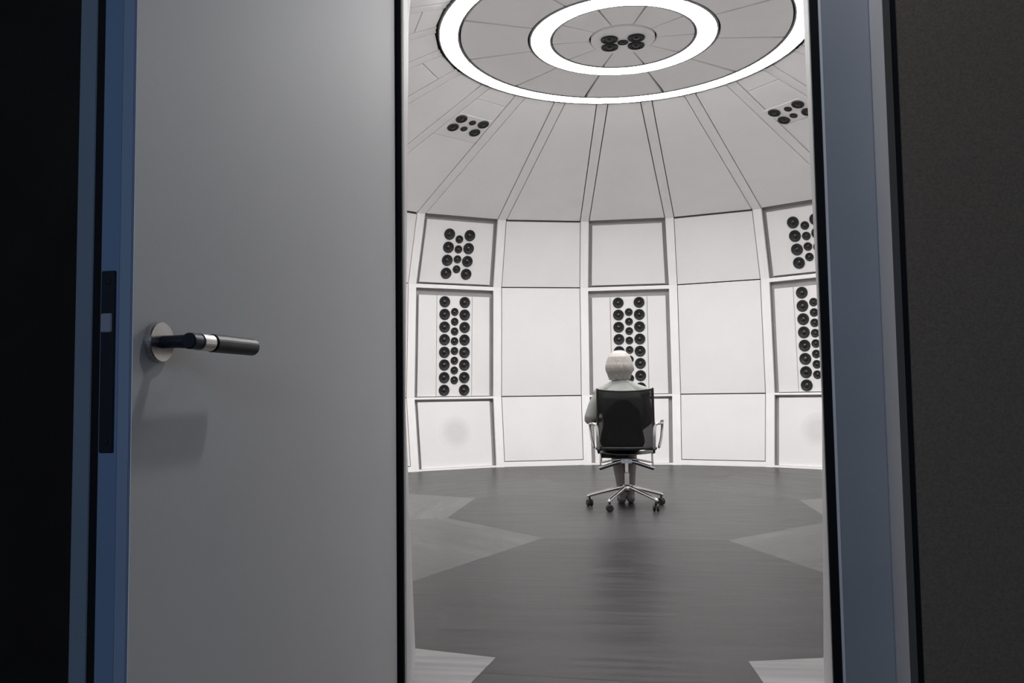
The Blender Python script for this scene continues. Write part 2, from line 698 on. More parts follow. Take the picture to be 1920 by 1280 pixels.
ring_light(R_OUT0, R_OUT1, 'larger glowing white ring lamp, the outer circle in the ceiling')
ring_light(R_IN0, R_IN1, 'smaller glowing white ring lamp, the inner circle in the ceiling')

# ------------------------------------------------------------------ loudspeakers
def driver_meshes(r, nm, seg=24):
    d = 0.016 * (r / 0.069)
    prof = [(r, 0.0), (r, d * 0.55), (r * 0.97, d * 0.8), (r * 0.90, d * 0.86), (r * 0.84, d * 0.80),
            (r * 0.78, d * 0.62), (r * 0.42, d * 0.12)]
    cap = [(r * 0.45, d * 0.10), (r * 0.41, d * 0.45), (r * 0.29, d * 0.85), (r * 0.14, d * 1.06), (0, d * 1.12)]
    a = lathe(nm, prof, seg)
    b = lathe('dust_cap', cap, seg)
    a.materials.append(M['driver'])
    b.materials.append(M['dome_cap'])
    for me in (a, b):
        for p in me.polygons:
            p.use_smooth = True
    return a, b


DRV = {'woofer': driver_meshes(0.0715, 'woofer'), 'tweeter': driver_meshes(0.0515, 'tweeter', 20),
       'woofer_dome': driver_meshes(0.061, 'woofer'), 'tweeter_dome': driver_meshes(0.039, 'tweeter', 20),
       'woofer_hub': driver_meshes(0.072, 'woofer'), 'tweeter_hub': driver_meshes(0.046, 'tweeter', 20)}


def add_driver(kind, x, y, z, parent):
    a, b = DRV[kind]
    o = obj(kind.split('_')[0], a, None, parent)
    o.location = (x, y, z)
    c = obj('dust_cap', b, None, o)
    return o


def speaker_thing(F, s, t, dn, label):
    R = Matrix((F[1], F[2], F[3])).transposed().to_4x4()
    e = empty('speaker_array')
    e.matrix_world = Matrix.Translation(fpt(F, s, t, dn)) @ R
    tag(e, label, 'loudspeaker', 'black driver arrays set into the white room')
    return e


def local_slab(pts, thick, cham=0.003):
    return slab('baffle', [Vector((x, y, 0)) for x, y in pts], (0, 0, 1), thick, cham)


WALL_LAB = {0: 'tall column of black drivers in the wall bay straight behind the seated person',
            -2: 'tall column of black drivers in the bay nearest the open door leaf',
            2: 'tall column of black drivers in the bay cut off by the right door jamb'}
for k in (0, -2, 2):
    F = bay_frames[(k, 1)]
    t0, t1 = 0.012, F[4] - 0.130
    tm = (t0 + t1) / 2
    e = speaker_thing(F, 0, tm, -0.03, WALL_LAB[k])
    hh = (t1 - t0) / 2
    obj('baffle', local_slab([(-0.238, -hh), (0.238, -hh), (0.238, hh), (-0.238, hh)], 0.025), 'panel', e)
    for i in range(8):
        for sx in (-1, 1):
            add_driver('woofer', sx * 0.136, (i - 3.5) * 0.1605, 0.0, e)
        add_driver('tweeter', 0, (i - 3.5) * 0.1245, 0.0, e)
UP_LAB = {-2: 'short block of twelve black drivers high in the bay nearest the open door leaf',
          2: 'short block of twelve black drivers high in the bay beside the right jamb'}
for k in (-2, 2):
    F = bay_frames[(k, 2)]
    t0, t1 = 0.022, F[4] - 0.06
    tm = (t0 + t1) / 2
    e = speaker_thing(F, 0, tm, -0.03, UP_LAB[k])
    insp = RIB_W + 0.046
    pts = [(-(hw(F, t0) - insp), t0 - tm), ((hw(F, t0) - insp), t0 - tm),
           ((hw(F, t1) - insp), t1 - tm), (-(hw(F, t1) - insp), t1 - tm)]
    obj('baffle', local_slab(pts, 0.025), 'panel', e)
    for i in range(4):
        for sx in (-1, 1):
            add_driver('woofer', sx * 0.136, (i - 1.5) * 0.165 - 0.02, 0.0, e)
        add_driver('tweeter', 0, (i - 1.5) * 0.127 - 0.02, 0.0, e)
DOME_LAB = {-3: 'six black drivers in the sloping ceiling left of the outer ring lamp',
            3: 'six black drivers in the sloping ceiling right of the outer ring lamp'}
for k, s0, tt in ((-3, 0.0, 1.74), (3, -0.05, 1.655)):
    F = bay_frames[(k, 3)]
    e = speaker_thing(F, s0, tt, 0.0, DOME_LAB[k])
    obj('baffle', local_slab([(-0.21, -0.15), (0.21, -0.15), (0.21, 0.15), (-0.21, 0.15)], 0.012, 0.001), 'ceil', e).location.z = 0.002
    for sx in (-1, 1):
        for sy in (-1, 1):
            add_driver('woofer_dome', sx * 0.142, sy * 0.077, 0.002, e)
    add_driver('tweeter_dome', 0.012, 0.06, 0.002, e)
    add_driver('tweeter_dome', -0.012, -0.06, 0.002, e)
e = empty('speaker_array', (0, 0, Z_CEIL), (PI, 0, 0))
tag(e, 'five black drivers on the round hub inside the inner ring lamp', 'loudspeaker', 'black driver arrays set into the white room')
obj('hub_plate', lathe('hub_plate', [(0, 0.012), (R_HUB - 0.004, 0.012), (R_HUB, 0.008), (R_HUB, -0.03), (0, -0.03)], 48), 'ceil', e)
for sx in (-1, 1):
    for sy in (-1, 1):
        add_driver('woofer_hub', sx * 0.112, sy * 0.078 - 0.03, 0.012, e)
add_driver('tweeter_hub', 0, -0.03, 0.012, e)

# ------------------------------------------------------------------ floor
floor = obj('floor', lathe('floor', [(0, -0.006), (4.12, -0.006), (4.12, -0.03), (0, -0.03)], 44), 'carpet')
tag(floor, 'grey plank floor with an octagonal inlay', kind='structure')
R8 = 1.53
TONE = {0: 0.048, 1: 0.054, 2: 0.095, 3: 0.074, 4: 0.036, 'c': 0.044, 'l': 0.26}


def floor_piece(name, pts, rot, tone):
    c, s = math.cos(-rot), math.sin(-rot)
    v = [Vector((x * c - y * s, x * s + y * c, 0)) for x, y in pts]
    o = obj(name, slab(name, v, (0, 0, 1), 0.006, 0.0008), 'floor', floor)
    o.rotation_euler = (0, 0, rot)
    o.color = (tone, tone * 0.985, tone * 1.0, 1)
    return o


def pol(r, deg):
    return (r * math.sin(math.radians(deg)), r * math.cos(math.radians(deg)))


floor_piece('floor_piece', [pol(R8, -22.5 - 45 * i) for i in range(8)], 0, TONE['c'])
for i in range(8):
    d0 = -22.5 + 45 * i
    outer = [pol(4.06, d0 + 45 * j / 6) for j in range(7)]
    pts = [pol(R8, d0 + 45), pol(R8, d0)] + outer
    j = min(i, 8 - i)
    floor_piece('floor_piece', pts, -math.radians(45 * i), TONE[j])
# pale corner pieces either side of the dark way in
for pts in ([(-0.50, -3.864), (-0.553, -4.22), (-0.765, -4.20), (-0.80, -3.97), (-1.40, -3.75), (-1.90, -3.50), (-1.82, -3.36), (-1.33, -3.62), (-0.836, -3.786)],
            [(0.388, -3.816), (0.675, -3.746), (1.33, -3.60), (1.82, -3.36), (1.90, -3.50), (1.40, -3.75), (0.63, -3.98), (0.60, -4.20), (0.42, -4.20)]):
    o = floor_piece('pale_floor_piece', pts, 0, TONE['l'])
    o.location.z = 0.0018
obj('entry_floor', box('entry_floor', -0.78, 0.62, -4.95, -3.86, -0.03, -0.0004), 'floor', floor).color = (0.036, 0.036, 0.037, 1)

# ------------------------------------------------------------------ way in: reveals, frame, walls of the dim room
def prof_y(x, z):
    k = -10 if x < 0 else 10
    l = 0 if z < LV_Z[1] else (1 if z < LV_Z[2] else 2)
    F = bay_frames[(k, l)]
    t = (z - LV_Z[l]) / (LV_Z[l + 1] - LV_Z[l]) * F[4]
    s = cut_s(k, F, x)(t)
    return fpt(F, s, t).y


YF = YC + 2.0      # plane of the frame face
for nm, x, xf in (('trim_1', XL_CUT, -0.605), ('trim_2', XR_CUT, 0.50)):
    zs = [0.0, 0.45, LV_Z[1], 1.6, LV_Z[2] - 0.001, T_CUT_Z]
    verts, faces = [], []
    sg = -1 if x < 0 else 1
    for z in zs:
        y = prof_y(x, z)
        verts += [(x, y + 0.004, z), (xf, YF + 0.09, z), (xf + sg * 0.03, YF + 0.09, z), (x + sg * 0.03, y + 0.004 + 0.01, z)]
    for i in range(len(zs) - 1):
        a, b = i * 4, i * 4 + 4
        for j in range(4):
            jj = (j + 1) % 4
            faces.append([a + j, a + jj, b + jj, b + j])
    faces += [[0, 1, 2, 3], [len(verts) - 4 + j for j in range(4)]]
    o = obj(nm, mk(nm, verts, faces), 'reveal')
    tag(o, 'pale curved edge of the round wall at the doorway', kind='structure')
verts = [(XL_CUT, prof_y(XL_CUT, T_CUT_Z) + 0.06, T_CUT_Z), (XR_CUT, prof_y(XR_CUT, T_CUT_Z) + 0.06, T_CUT_Z), (0.53, YF + 0.05, 2.13), (-0.64, YF + 0.05, 2.13)]
o = obj('trim_3', slab('trim_3', verts, (0, 0.6, -1), 0.04), 'jamb')
tag(o, 'pale lintel over the doorway', kind='structure')

# door frame: right post with gasket, face, return and dark trims
fr = empty('trim_4', (0.5, YF, 0))
tag(fr, 'grey blue steel door frame with black gasket', kind='structure')
inv = Vector((0.5, YF, 0))


def fpart(name, x0, x1, y0, y1, z0, z1, m, bev=0.0):
    return obj(name, box(name, x0 - inv.x, x1 - inv.x, y0 - inv.y, y1 - inv.y, z0, z1, bev), m, fr)


HZ = 2.10
fpart('frame_face', 0.466, 0.580, YF, YF + 0.10, -0.02, HZ + 0.14, 'frame', 0.004)
fpart('frame_liner', 0.4615, 0.4665, YF + 0.012, YF + 0.10, -0.02, HZ, 'reveal')
fpart('gasket', 0.444, 0.4655, YF + 0.004, YF + 0.012, -0.02, HZ, 'rubber')
fpart('frame_edge', 0.4635, 0.4695, YF - 0.0015, YF + 0.006, -0.02, HZ, 'jamb', 0.001)
fpart('frame_return', 0.5785, 0.5945, YF - 0.097, YF + 0.1, -0.02, HZ + 0.16, 'jamb', 0.002)
fpart('dark_trim', 0.5787, 0.5936, YF - 0.099, YF - 0.0972, -0.02, HZ + 0.16, 'darktrim')
fpart('shadow_strip', 0.5936, 0.6060, YF - 0.0980, YF + 0.02, -0.02, HZ + 0.16, 'rubber')
# left post and head
fpart('frame_face', -0.72, -0.588, YF + 0.01, YF + 0.10, -0.02, HZ + 0.14, 'frame', 0.004)
fpart('frame_liner', -0.588, -0.5835, YF + 0.022, YF + 0.10, -0.02, HZ, 'reveal')
fpart('gasket', -0.582, -0.5662, YF + 0.012, YF + 0.022, -0.02, HZ, 'rubber')
fpart('frame_return', -0.76, -0.72, YF - 0.05, YF + 0.1, -0.02, HZ + 0.16, 'frame', 0.002)
fpart('frame_face', -0.72, 0.580, YF + 0.001, YF + 0.099, HZ, HZ + 0.14, 'frame', 0.004)

# walls of the dim room
def wbox(name, x0, x1, y0, y1, z0, z1, m, label):
    o = obj(name, box(name, x0, x1, y0, y1, z0, z1), m)
    return tag(o, label, kind='structure')


wbox('wall_right', 0.6057, 2.6, YF - 0.097, YF + 0.02, -0.02, 2.85, 'fabric', 'dark brown fabric wall right of the doorway')
wbox('wall_left', -2.6, -0.755, YF - 0.05, YF + 0.05, -0.02, 2.85, 'blackwall', 'black wall left of the open door')
wbox('wall_front', -0.755, 0.6057, YF - 0.05, YF + 0.07, HZ + 0.13, 2.85, 'blackwall', 'dark wall over the doorway')
wbox('wall_side', -2.65, -2.6, -10.2, YF + 0.05, -0.02, 2.85, 'blackwall', 'black side wall of the dim room')
wbox('wall_side', 2.6, 2.65, -10.2, YF + 0.05, -0.02, 2.85, 'fabric', 'dark fabric side wall of the dim room')
wbox('wall_rear', -2.65, 2.65, -10.25, -10.2, -0.02, 2.85, 'blackwall', 'dark wall behind the viewer')
wbox('ceiling', -2.65, 2.65, -10.25, YF + 0.05, 2.85, 2.9, 'blackwall', 'dark ceiling of the dim room')
wbox('floor', -2.65, 2.65, -10.25, -4.95, -0.03, -0.004, 'carpet', 'dark carpet of the dim room')

# ------------------------------------------------------------------ the door leaf
SL = 0.0473
leaf_dir = Vector((-SL, -1, 0)).normalized()      # hinge -> latch
leaf_out = Vector((1, -SL, 0)).normalized()       # out of the visible face
HX, HY = -0.5769, YC + 1.99
door = empty('door_1', (HX, HY, 0))
# local frame: x along hinge->latch, y out of the visible face
door.matrix_world = Matrix(((leaf_dir.x, leaf_out.x, 0, HX), (leaf_dir.y, leaf_out.y, 0, HY), (0, 0, 1, 0), (0, 0, 0, 1)))
tag(door, 'heavy white soundproof door leaf standing open with a lever handle', kind='structure')
W = 1.0255
T = 0.0828
Z0, Z1 = 0.012, 2.09


def dpart(name, x0, x1, y0, y1, z0, z1, m, bev=0.0, parent=None):
    return obj(name, box(name, x0, x1, y0, y1, z0, z1, bev), m, parent or door)


dpart('leaf_face', 0.0, W, -0.02, 0.0, Z0, Z1, 'door', 0.0015)
dpart('leaf_core', 0.0, W - 0.004, -T + 0.004, -0.019, Z0, Z1, 'edge')
dpart('leaf_back', 0.0, W - 0.001, -T, -T + 0.004, Z0, Z1, 'edge')
# latch edge bands
dpart('edge_lip', W - 0.004, W + 0.0015, -0.0187, -0.0012, Z0, Z1, 'edge2', 0.001)
dpart('edge_band', W - 0.006, W, -0.0464, -0.0187, Z0, Z1, 'edge', 0.0008)
dpart('edge_seal', W - 0.012, W - 0.0015, -0.0581, -0.0464, Z0, Z1, 'rubber')
dpart('edge_band', W - 0.006, W, -T, -0.0581, Z0, Z1, 'edge3', 0.0008)
dpart('hinge_seal', -0.008, 0.0, -0.06, -0.001, Z0, Z1, 'rubber')
# mortise lock
fp = dpart('lock_plate', W - 0.001, W + 0.0025, -0.044, -0.0235, 0.881, 1.113, 'darksteel', 0.001)
obj('latch_bolt', box('latch_bolt', W, W + 0.0045, -0.0425, -0.027, 1.034, 1.058, 0.001), 'bolt', fp)
for zz in (0.895, 1.099):
    s = obj('screw', lathe('screw', [(0.0045, 0), (0.004, 0.0012), (0, 0.0014)], 12), 'darksteel', fp)
    s.location = (W + 0.0025, -0.0337, zz)
    s.rotation_euler = (0, PI / 2, 0)
# lever handle
hx, hz = W - 0.0505, 1.0235
hd = dpart('handle', hx - 0.001, hx + 0.001, 0.0, 0.001, hz - 0.001, hz + 0.001, 'darksteel')
bpy.data.objects.remove(hd)
ros = obj('rosette', lathe('rosette', [(0.0268, 0.0), (0.0268, 0.008), (0.0258, 0.0095), (0.0, 0.0095)], 40), 'steel', door)
ros.location = (hx, 0, hz)
ros.rotation_euler = (-PI / 2, 0, 0)
lev = obj('lever', tube('lever', [(hx, 0.008, hz), (hx, 0.030, hz), (hx - 0.001, 0.050, hz)], [0.0085, 0.0085, 0.0095], 16), 'darksteel', door, True)
ly = 0.0535


def rod(name, x0, x1, r, m, cham=0.0012):
    L_ = abs(x1 - x0)
    me = lathe(name, [(0, 0), (r - cham, 0), (r, cham), (r, L_ - cham), (r - cham, L_), (0, L_)], 28)
    o = obj(name, me, m, lev)
    o.location = (x0, ly, hz)
    o.rotation_euler = (0, -PI / 2, 0)
    return o


rod('lever_end', hx + 0.011, hx - 0.012, 0.0108, 'darksteel', 0.002)
rod('collar', hx - 0.012, hx - 0.041, 0.0117, 'steel')
rod('grip', hx - 0.041, hx - 0.160, 0.0126, 'grip', 0.004)

# ------------------------------------------------------------------ office chair
CX, CY = -0.045, 0.06
chair = empty('office_chair', (CX, CY, 0))
tag(chair, 'black mesh swivel chair with polished aluminium frame, in the middle of the round room', 'office chair')
R5 = 0.315
A0 = math.radians(10)
obj('gas_lift', lathe('gas_lift', [(0, 0.13), (0.030, 0.13), (0.030, 0.178), (0.0195, 0.185), (0.0195, 0.278), (0.013, 0.283), (0.013, 0.37), (0, 0.37)], 24), 'chrome', chair, False)
hub = obj('base_hub', lathe('base_hub', [(0, 0.13), (0.034, 0.13), (0.040, 0.145), (0.040, 0.170), (0.032, 0.183), (0, 0.183)], 24), 'chrome', chair, True)
for i in range(5):
    w = PI / 2 + A0 + i * 2 * PI / 5
    d = Vector((math.cos(w), math.sin(w), 0))
    pts = [d * 0.02 + Vector((0, 0, 0.168)), d * 0.15 + Vector((0, 0, 0.136)), d * (R5 - 0.005) + Vector((0, 0, 0.092)), d * (R5 + 0.012) + Vector((0, 0, 0.082))]
    leg = obj('base_leg', tube('base_leg', bez(pts, 3), [0.0155] * 4 + [0.0135] * 3 + [0.0115] * 3, 12), 'chrome', chair, True)
    cst = obj('caster', tube('caster', [d * R5 + Vector((0, 0, 0.085)), d * R5 + Vector((0, 0, 0.045))], 0.009, 10), 'black', chair, True)
    tdir = Vector((-math.sin(w + 0.6), math.cos(w + 0.6), 0))
    for sg in (-1, 1):
        me = lathe('wheel', [(0, -0.010), (0.024, -0.010), (0.0295, -0.006), (0.0295, 0.006), (0.024, 0.010), (0, 0.010)], 20)
        wh = obj('wheel', me, 'black', cst)
        side = d if abs(d.x) > 2 else Vector((tdir.y, -tdir.x, 0))
        wh.matrix_world = Matrix.Translation(d * R5 + side * (sg * 0.014) + Vector((0, 0, 0.0297))) @ side.to_track_quat('Z', 'Y').to_matrix().to_4x4()
# under-seat frame
obj('mechanism', box('mechanism', -0.05, 0.05, -0.06, 0.10, 0.362, 0.398, 0.008), 'alu', chair)
for sg in (-1, 1):
    arm = obj('support_arm', tube('support_arm', bez([(sg * 0.02, -0.04, 0.386), (sg * 0.08, -0.05, 0.372), (sg * 0.215, -0.06, 0.328)], 4), [0.017] * 5 + [0.014] * 4, 12, 0.7), 'chrome', chair, True)
    obj('arm_underside', tube('arm_underside', bez([(sg * 0.05, -0.045, 0.370), (sg * 0.10, -0.055, 0.354), (sg * 0.212, -0.064, 0.318)], 4), 0.010, 8), 'black', arm, True)
    obj('upright', tube('upright', [(sg * 0.212, -0.06, 0.328), (sg * 0.212, -0.06, 0.455)], 0.006, 10), 'alu', chair, True)
    arm2 = obj('support_arm', tube('support_arm', bez([(sg * 0.02, 0.08, 0.386), (sg * 0.08, 0.12, 0.378), (sg * 0.215, 0.17, 0.352)], 4), [0.015] * 5 + [0.012] * 4, 12, 0.7), 'chrome', chair, True)
    obj('upright', tube('upright', [(sg * 0.212, 0.17, 0.352), (sg * 0.212, 0.17, 0.455)], 0.006, 10), 'alu', chair, True)
    # side rail of the seat, bending up into the back
    rail = [(sg * 0.222, 0.26, 0.445), (sg * 0.222, 0.20, 0.462), (sg * 0.222, 0.0, 0.458), (sg * 0.222, -0.14, 0.456), (sg * 0.222, -0.195, 0.485), (sg * 0.222, -0.222, 0.60), (sg * 0.220, -0.25, 0.80), (sg * 0.218, -0.285, 0.968)]
    obj('side_rail', tube('side_rail', bez(rail, 5), 0.0095, 10), 'black', chair, True)
    # loop arm
    loop = [(sg * 0.221, -0.228, 0.500), (sg * 0.224, -0.245, 0.60), (sg * 0.230, -0.245, 0.670), (sg * 0.252, -0.235, 0.692),
            (sg * 0.285, -0.18, 0.692), (sg * 0.302, 0.08, 0.692), (sg * 0.302, 0.155, 0.665), (sg * 0.292, 0.160, 0.56), (sg * 0.272, 0.150, 0.480)]
    al = obj('armrest', tube('armrest', bez(loop, 6), [0.0145] * 13 + [0.0115] * 36, 12, 1.0), 'alu', chair, True)
    obj('arm_pad', tube('arm_pad', bez([(sg * 0.288, -0.14, 0.704), (sg * 0.296, 0.0, 0.705), (sg * 0.302, 0.08, 0.703)], 4), 0.013, 10, 0.6), 'black', al, True)


def sheet(name, fn, nu=16, nv=16, thick=0.004):
    verts, faces = [], []
    for side in (0, 1):
        for j in range(nv + 1):
            for i in range(nu + 1):
                p, n = fn(i / nu, j / nv)
                verts.append(Vector(p) + Vector(n) * (thick * (side - 0.5)))
    def ix(s, i, j):
        return s * (nu + 1) * (nv + 1) + j * (nu + 1) + i
    for j in range(nv):
        for i in range(nu):
            faces.append([ix(1, i, j), ix(1, i + 1, j), ix(1, i + 1, j + 1), ix(1, i, j + 1)])
            faces.append([ix(0, i, j), ix(0, i, j + 1), ix(0, i + 1, j + 1), ix(0, i + 1, j)])
    for i in range(nu):
        faces.append([ix(0, i, 0), ix(0, i + 1, 0), ix(1, i + 1, 0), ix(1, i, 0)])
        faces.append([ix(0, i, nv), ix(1, i, nv), ix(1, i + 1, nv), ix(0, i + 1, nv)])
    for j in range(nv):
        faces.append([ix(0, 0, j), ix(1, 0, j), ix(1, 0, j + 1), ix(0, 0, j + 1)])
        faces.append([ix(0, nu, j), ix(0, nu, j + 1), ix(1, nu, j + 1), ix(1, nu, j)])
    return mk(name, verts, faces)


def back_fn(u, v):
    x = (u - 0.5) * 0.436
    z = 0.494 + v * 0.472 - 0.016 * (1 - (2 * u - 1) ** 2) * v
    y = -0.195 - 0.088 * v - 0.030 * (1 - (2 * u - 1) ** 2)
    return (x, y, z), (0, -1, 0.15)


obj('backrest', sheet('backrest', back_fn), 'net', chair, True)


def back_shade_fn(u, v):
    a = (u - 0.5) * 2
    w_ = 0.15 * (1 - max(0.0, (v - 0.55) / 0.45) ** 2.2 * 0.72)
    zz = 0.51 + v * 0.385 - 0.02 * a * a * max(0.0, (v - 0.55) / 0.45)
    x = -0.02 + a * w_
    y = -0.185 - 0.088 * (zz - 0.494) / 0.472 - 0.022 * (1 - (x / 0.218) ** 2)
    return (x, y, zz), (0, -1, 0.15)


obj('back_shade', sheet('back_shade', back_shade_fn, 16, 16, 0.006), 'black', chair, True)  # black sheet added for the shaded back of the sitter behind the net
obj('back_top_edge', tube('back_top_edge', [Vector(back_fn(i / 12, 1)[0]) for i in range(13)], 0.007, 8), 'black', chair, True)
obj('back_lower_bar', tube('back_lower_bar', [(-0.230, -0.205, 0.494), (0, -0.222, 0.494), (0.230, -0.205, 0.494)], 0.0145, 10), 'black', chair, True)


def seat_fn(u, v):
    x = (u - 0.5) * 0.436
    y = -0.185 + v * 0.44
    z = 0.458 - 0.018 * (1 - (2 * u - 1) ** 2) - 0.02 * max(0, v - 0.8)
    return (x, y, z), (0, 0, 1)


obj('seat', sheet('seat', seat_fn), 'black', chair, True)
obj('seat_front_bar', tube('seat_front_bar', bez([(-0.222, 0.25, 0.446), (0, 0.262, 0.432), (0.222, 0.25, 0.446)], 5), 0.009, 10), 'alu', chair, True)

# ------------------------------------------------------------------ the seated person
def ell_loft(rings, seg=24):
    """rings: (center, rx, ry[, tilt vec normal]) horizontal-ish ellipses, closed with caps"""
    verts, faces, rows = [], [], []
    for r in rings:
        c, rx, ry = Vector(r[0]), r[1], r[2]
        ax = Vector(r[3]) if len(r) > 3 else Vector((1, 0, 0))
        ay = Vector(r[4]) if len(r) > 4 else Vector((0, 1, 0))
        rows.append(list(range(len(verts), len(verts) + seg)))
        for k in range(seg):
            w = 2 * PI * k / seg
            verts.append(c + ax * (rx * math.cos(w)) + ay * (ry * math.sin(w)))
    for a, b in zip(rows, rows[1:]):
        for k in range(seg):
            j = (k + 1) % seg
            faces.append([a[k], a[j], b[j], b[k]])
    faces.append(rows[0][::-1])
    faces.append(rows[-1])
    return verts, faces


class Blob:
    def __init__(s):
        s.v, s.f = [], []

    def add(s, g):
        n = len(s.v)
        s.v += [Vector(q) for q in g[0]]
        s.f += [[i + n for i in f] for f in g[1]]
        return s

    def limb(s, pts, rads, seg=14, flat=1.0):
        return s.add(tube_geo(pts, rads, seg, flat))

    def build(s, name, m, parent, voxel, smooth=4):
        me = mk(name, s.v, s.f)
        tmp = bpy.data.objects.new('tmp', me)
        COL.objects.link(tmp)
        rm = tmp.modifiers.new('r', 'REMESH')
        rm.mode = 'VOXEL'
        rm.voxel_size = voxel
        if smooth:
            sm = tmp.modifiers.new('s', 'SMOOTH')
            sm.iterations = smooth
            sm.factor = 0.5
        dg = bpy.context.evaluated_depsgraph_get()
        out = bpy.data.meshes.new_from_object(tmp.evaluated_get(dg))
        bpy.data.objects.remove(tmp)
        out.name = name
        out.materials.clear()
        return obj(name, out, m, parent, True)


PX, PY = -0.075, 0.0      # the person sits left of the chair's middle
person = Blob()
# torso under the clothes
torso = [((PX, PY + 0.02, 0.485), 0.13, 0.10), ((PX, PY + 0.02, 0.53), 0.165, 0.115), ((PX, PY + 0.01, 0.62), 0.145, 0.105),
         ((PX, PY - 0.015, 0.72), 0.14, 0.10), ((PX, PY - 0.03, 0.82), 0.155, 0.105), ((PX, PY - 0.035, 0.90), 0.165, 0.10),
         ((PX, PY - 0.035, 0.945), 0.14, 0.085), ((PX, PY - 0.03, 0.985), 0.095, 0.062), ((PX, PY - 0.025, 1.02), 0.06, 0.05)]
person.add(ell_loft(torso))
person.limb([(PX, PY - 0.025, 1.00), (PX - 0.005, PY - 0.01, 1.07), (PX - 0.01, PY + 0.005, 1.12)], [0.055, 0.05, 0.05])
HC = Vector((PX - 0.012, PY + 0.015, 1.165))       # head centre
person.add(ell_loft([(HC + Vector((0, 0.025, -0.108)), 0.025, 0.03), (HC + Vector((0, 0.02, -0.095)), 0.045, 0.055),
                     (HC + Vector((0, 0.012, -0.06)), 0.062, 0.078), (HC + Vector((0, 0.004, -0.02)), 0.071, 0.088),
                     (HC + Vector((0, -0.002, 0.02)), 0.074, 0.094), (HC + Vector((0, -0.004, 0.06)), 0.069, 0.088),
                     (HC + Vector((0, -0.004, 0.09)), 0.050, 0.066), (HC + Vector((0, -0.002, 0.108)), 0.022, 0.032)]))
# nose, brow, lips, ears
person.limb([HC + Vector((0, 0.088, 0.01)), HC + Vector((0, 0.105, -0.028))], [0.009, 0.013])
person.limb([HC + Vector((-0.03, 0.082, 0.022)), HC + Vector((0.03, 0.082, 0.022))], 0.010)
person.limb([HC + Vector((-0.018, 0.082, -0.058)), HC + Vector((0, 0.09, -0.058)), HC + Vector((0.018, 0.082, -0.058))], 0.008)
for sg in (-1, 1):
    person.limb([HC + Vector((sg * 0.076, -0.004, 0.012)), HC + Vector((sg * 0.079, -0.002, -0.03))], [0.014, 0.010])
# arms
SHL, SHR = Vector((PX - 0.180, PY - 0.03, 0.925)), Vector((PX + 0.180, PY - 0.03, 0.925))
ELL, ELR = Vector((-0.315, PY - 0.04, 0.745)), Vector((0.125, PY + 0.05, 0.715))
WRL, WRR = Vector((-0.30, PY + 0.205, 0.728)), Vector((0.01, PY + 0.25, 0.60))
person.limb([SHL + Vector((0.05, 0, 0.0)), SHL, (SHL + ELL) / 2, ELL], [0.052, 0.050, 0.043, 0.036])
person.limb([SHR - Vector((0.05, 0, 0.0)), SHR, (SHR + ELR) / 2, ELR], [0.052, 0.050, 0.043, 0.036])
person.limb([ELL, (ELL + WRL) / 2, WRL], [0.036, 0.034, 0.024])
person.limb([ELR, (ELR + WRR) / 2, WRR], [0.036, 0.034, 0.024])


def hand(b, wrist, fwd, side, down):
    fwd, side, down = Vector(fwd).normalized(), Vector(side).normalized(), Vector(down).normalized()
    palm = wrist + fwd * 0.045
    for o in (-0.025, -0.009, 0.009, 0.024):
        b.limb([wrist + side * o * 0.4, palm + side * o * 0.9, palm + fwd * 0.04 + side * o], [0.016, 0.015, 0.013], 10)
    for o, ln in ((-0.029, 0.066), (-0.010, 0.076), (0.010, 0.071), (0.028, 0.056)):
        base = palm + fwd * 0.042 + side * o
        k1 = base + fwd * (ln * 0.45) + side * (o * 0.12) + down * 0.004
        k2 = k1 + (fwd * 0.8 + down * 0.6).normalized() * ln * 0.32
        k3 = k2 + (fwd * 0.45 + down * 0.9).normalized() * ln * 0.25
        b.limb([base - fwd * 0.02, base, k1, k2, k3], [0.010, 0.0098, 0.009, 0.0085, 0.0075], 10)
    tb = wrist + fwd * 0.03 - side * 0.026
    b.limb([tb, tb - side * 0.024 + fwd * 0.024, tb - side * 0.033 + fwd * 0.052 + down * 0.012], [0.0135, 0.011, 0.009], 10)


hand(person, WRL, (0.12, 1, -0.05), (-1, 0.12, 0), (0, 0, -1))
hand(person, WRR, (-0.5, 0.85, -0.1), (0.85, 0.5, 0), (0, 0, -1))
# legs: knees forward, shins tucked back under the seat
HIPL, HIPR = Vector((PX - 0.085, PY + 0.03, 0.535)), Vector((PX + 0.085, PY + 0.03, 0.535))
KNL, KNR = Vector((PX - 0.065, PY + 0.44, 0.515)), Vector((PX + 0.065, PY + 0.44, 0.515))
ANL, ANR = Vector((PX - 0.015, PY + 0.29, 0.085)), Vector((PX + 0.058, PY + 0.31, 0.085))
for H_, K_, A_ in ((HIPL, KNL, ANL), (HIPR, KNR, ANR)):
    person.limb([H_, (H_ + K_) / 2, K_], [0.078, 0.068, 0.052])
    person.limb([K_, K_ + (A_ - K_) * 0.3 + Vector((0, -0.012, 0)), K_ + (A_ - K_) * 0.65, A_], [0.050, 0.052, 0.040, 0.030])
    person.limb([A_ + Vector((0, -0.03, -0.045)), A_ + Vector((0, 0.05, -0.05)), A_ + Vector((0, 0.15, -0.063))], [0.030, 0.030, 0.020])
body = person.build('person', 'skin', None, 0.0065, 3)
tag(body, 'pale-haired person in light blouse and dark skirt, seated with back to the viewer', 'person')

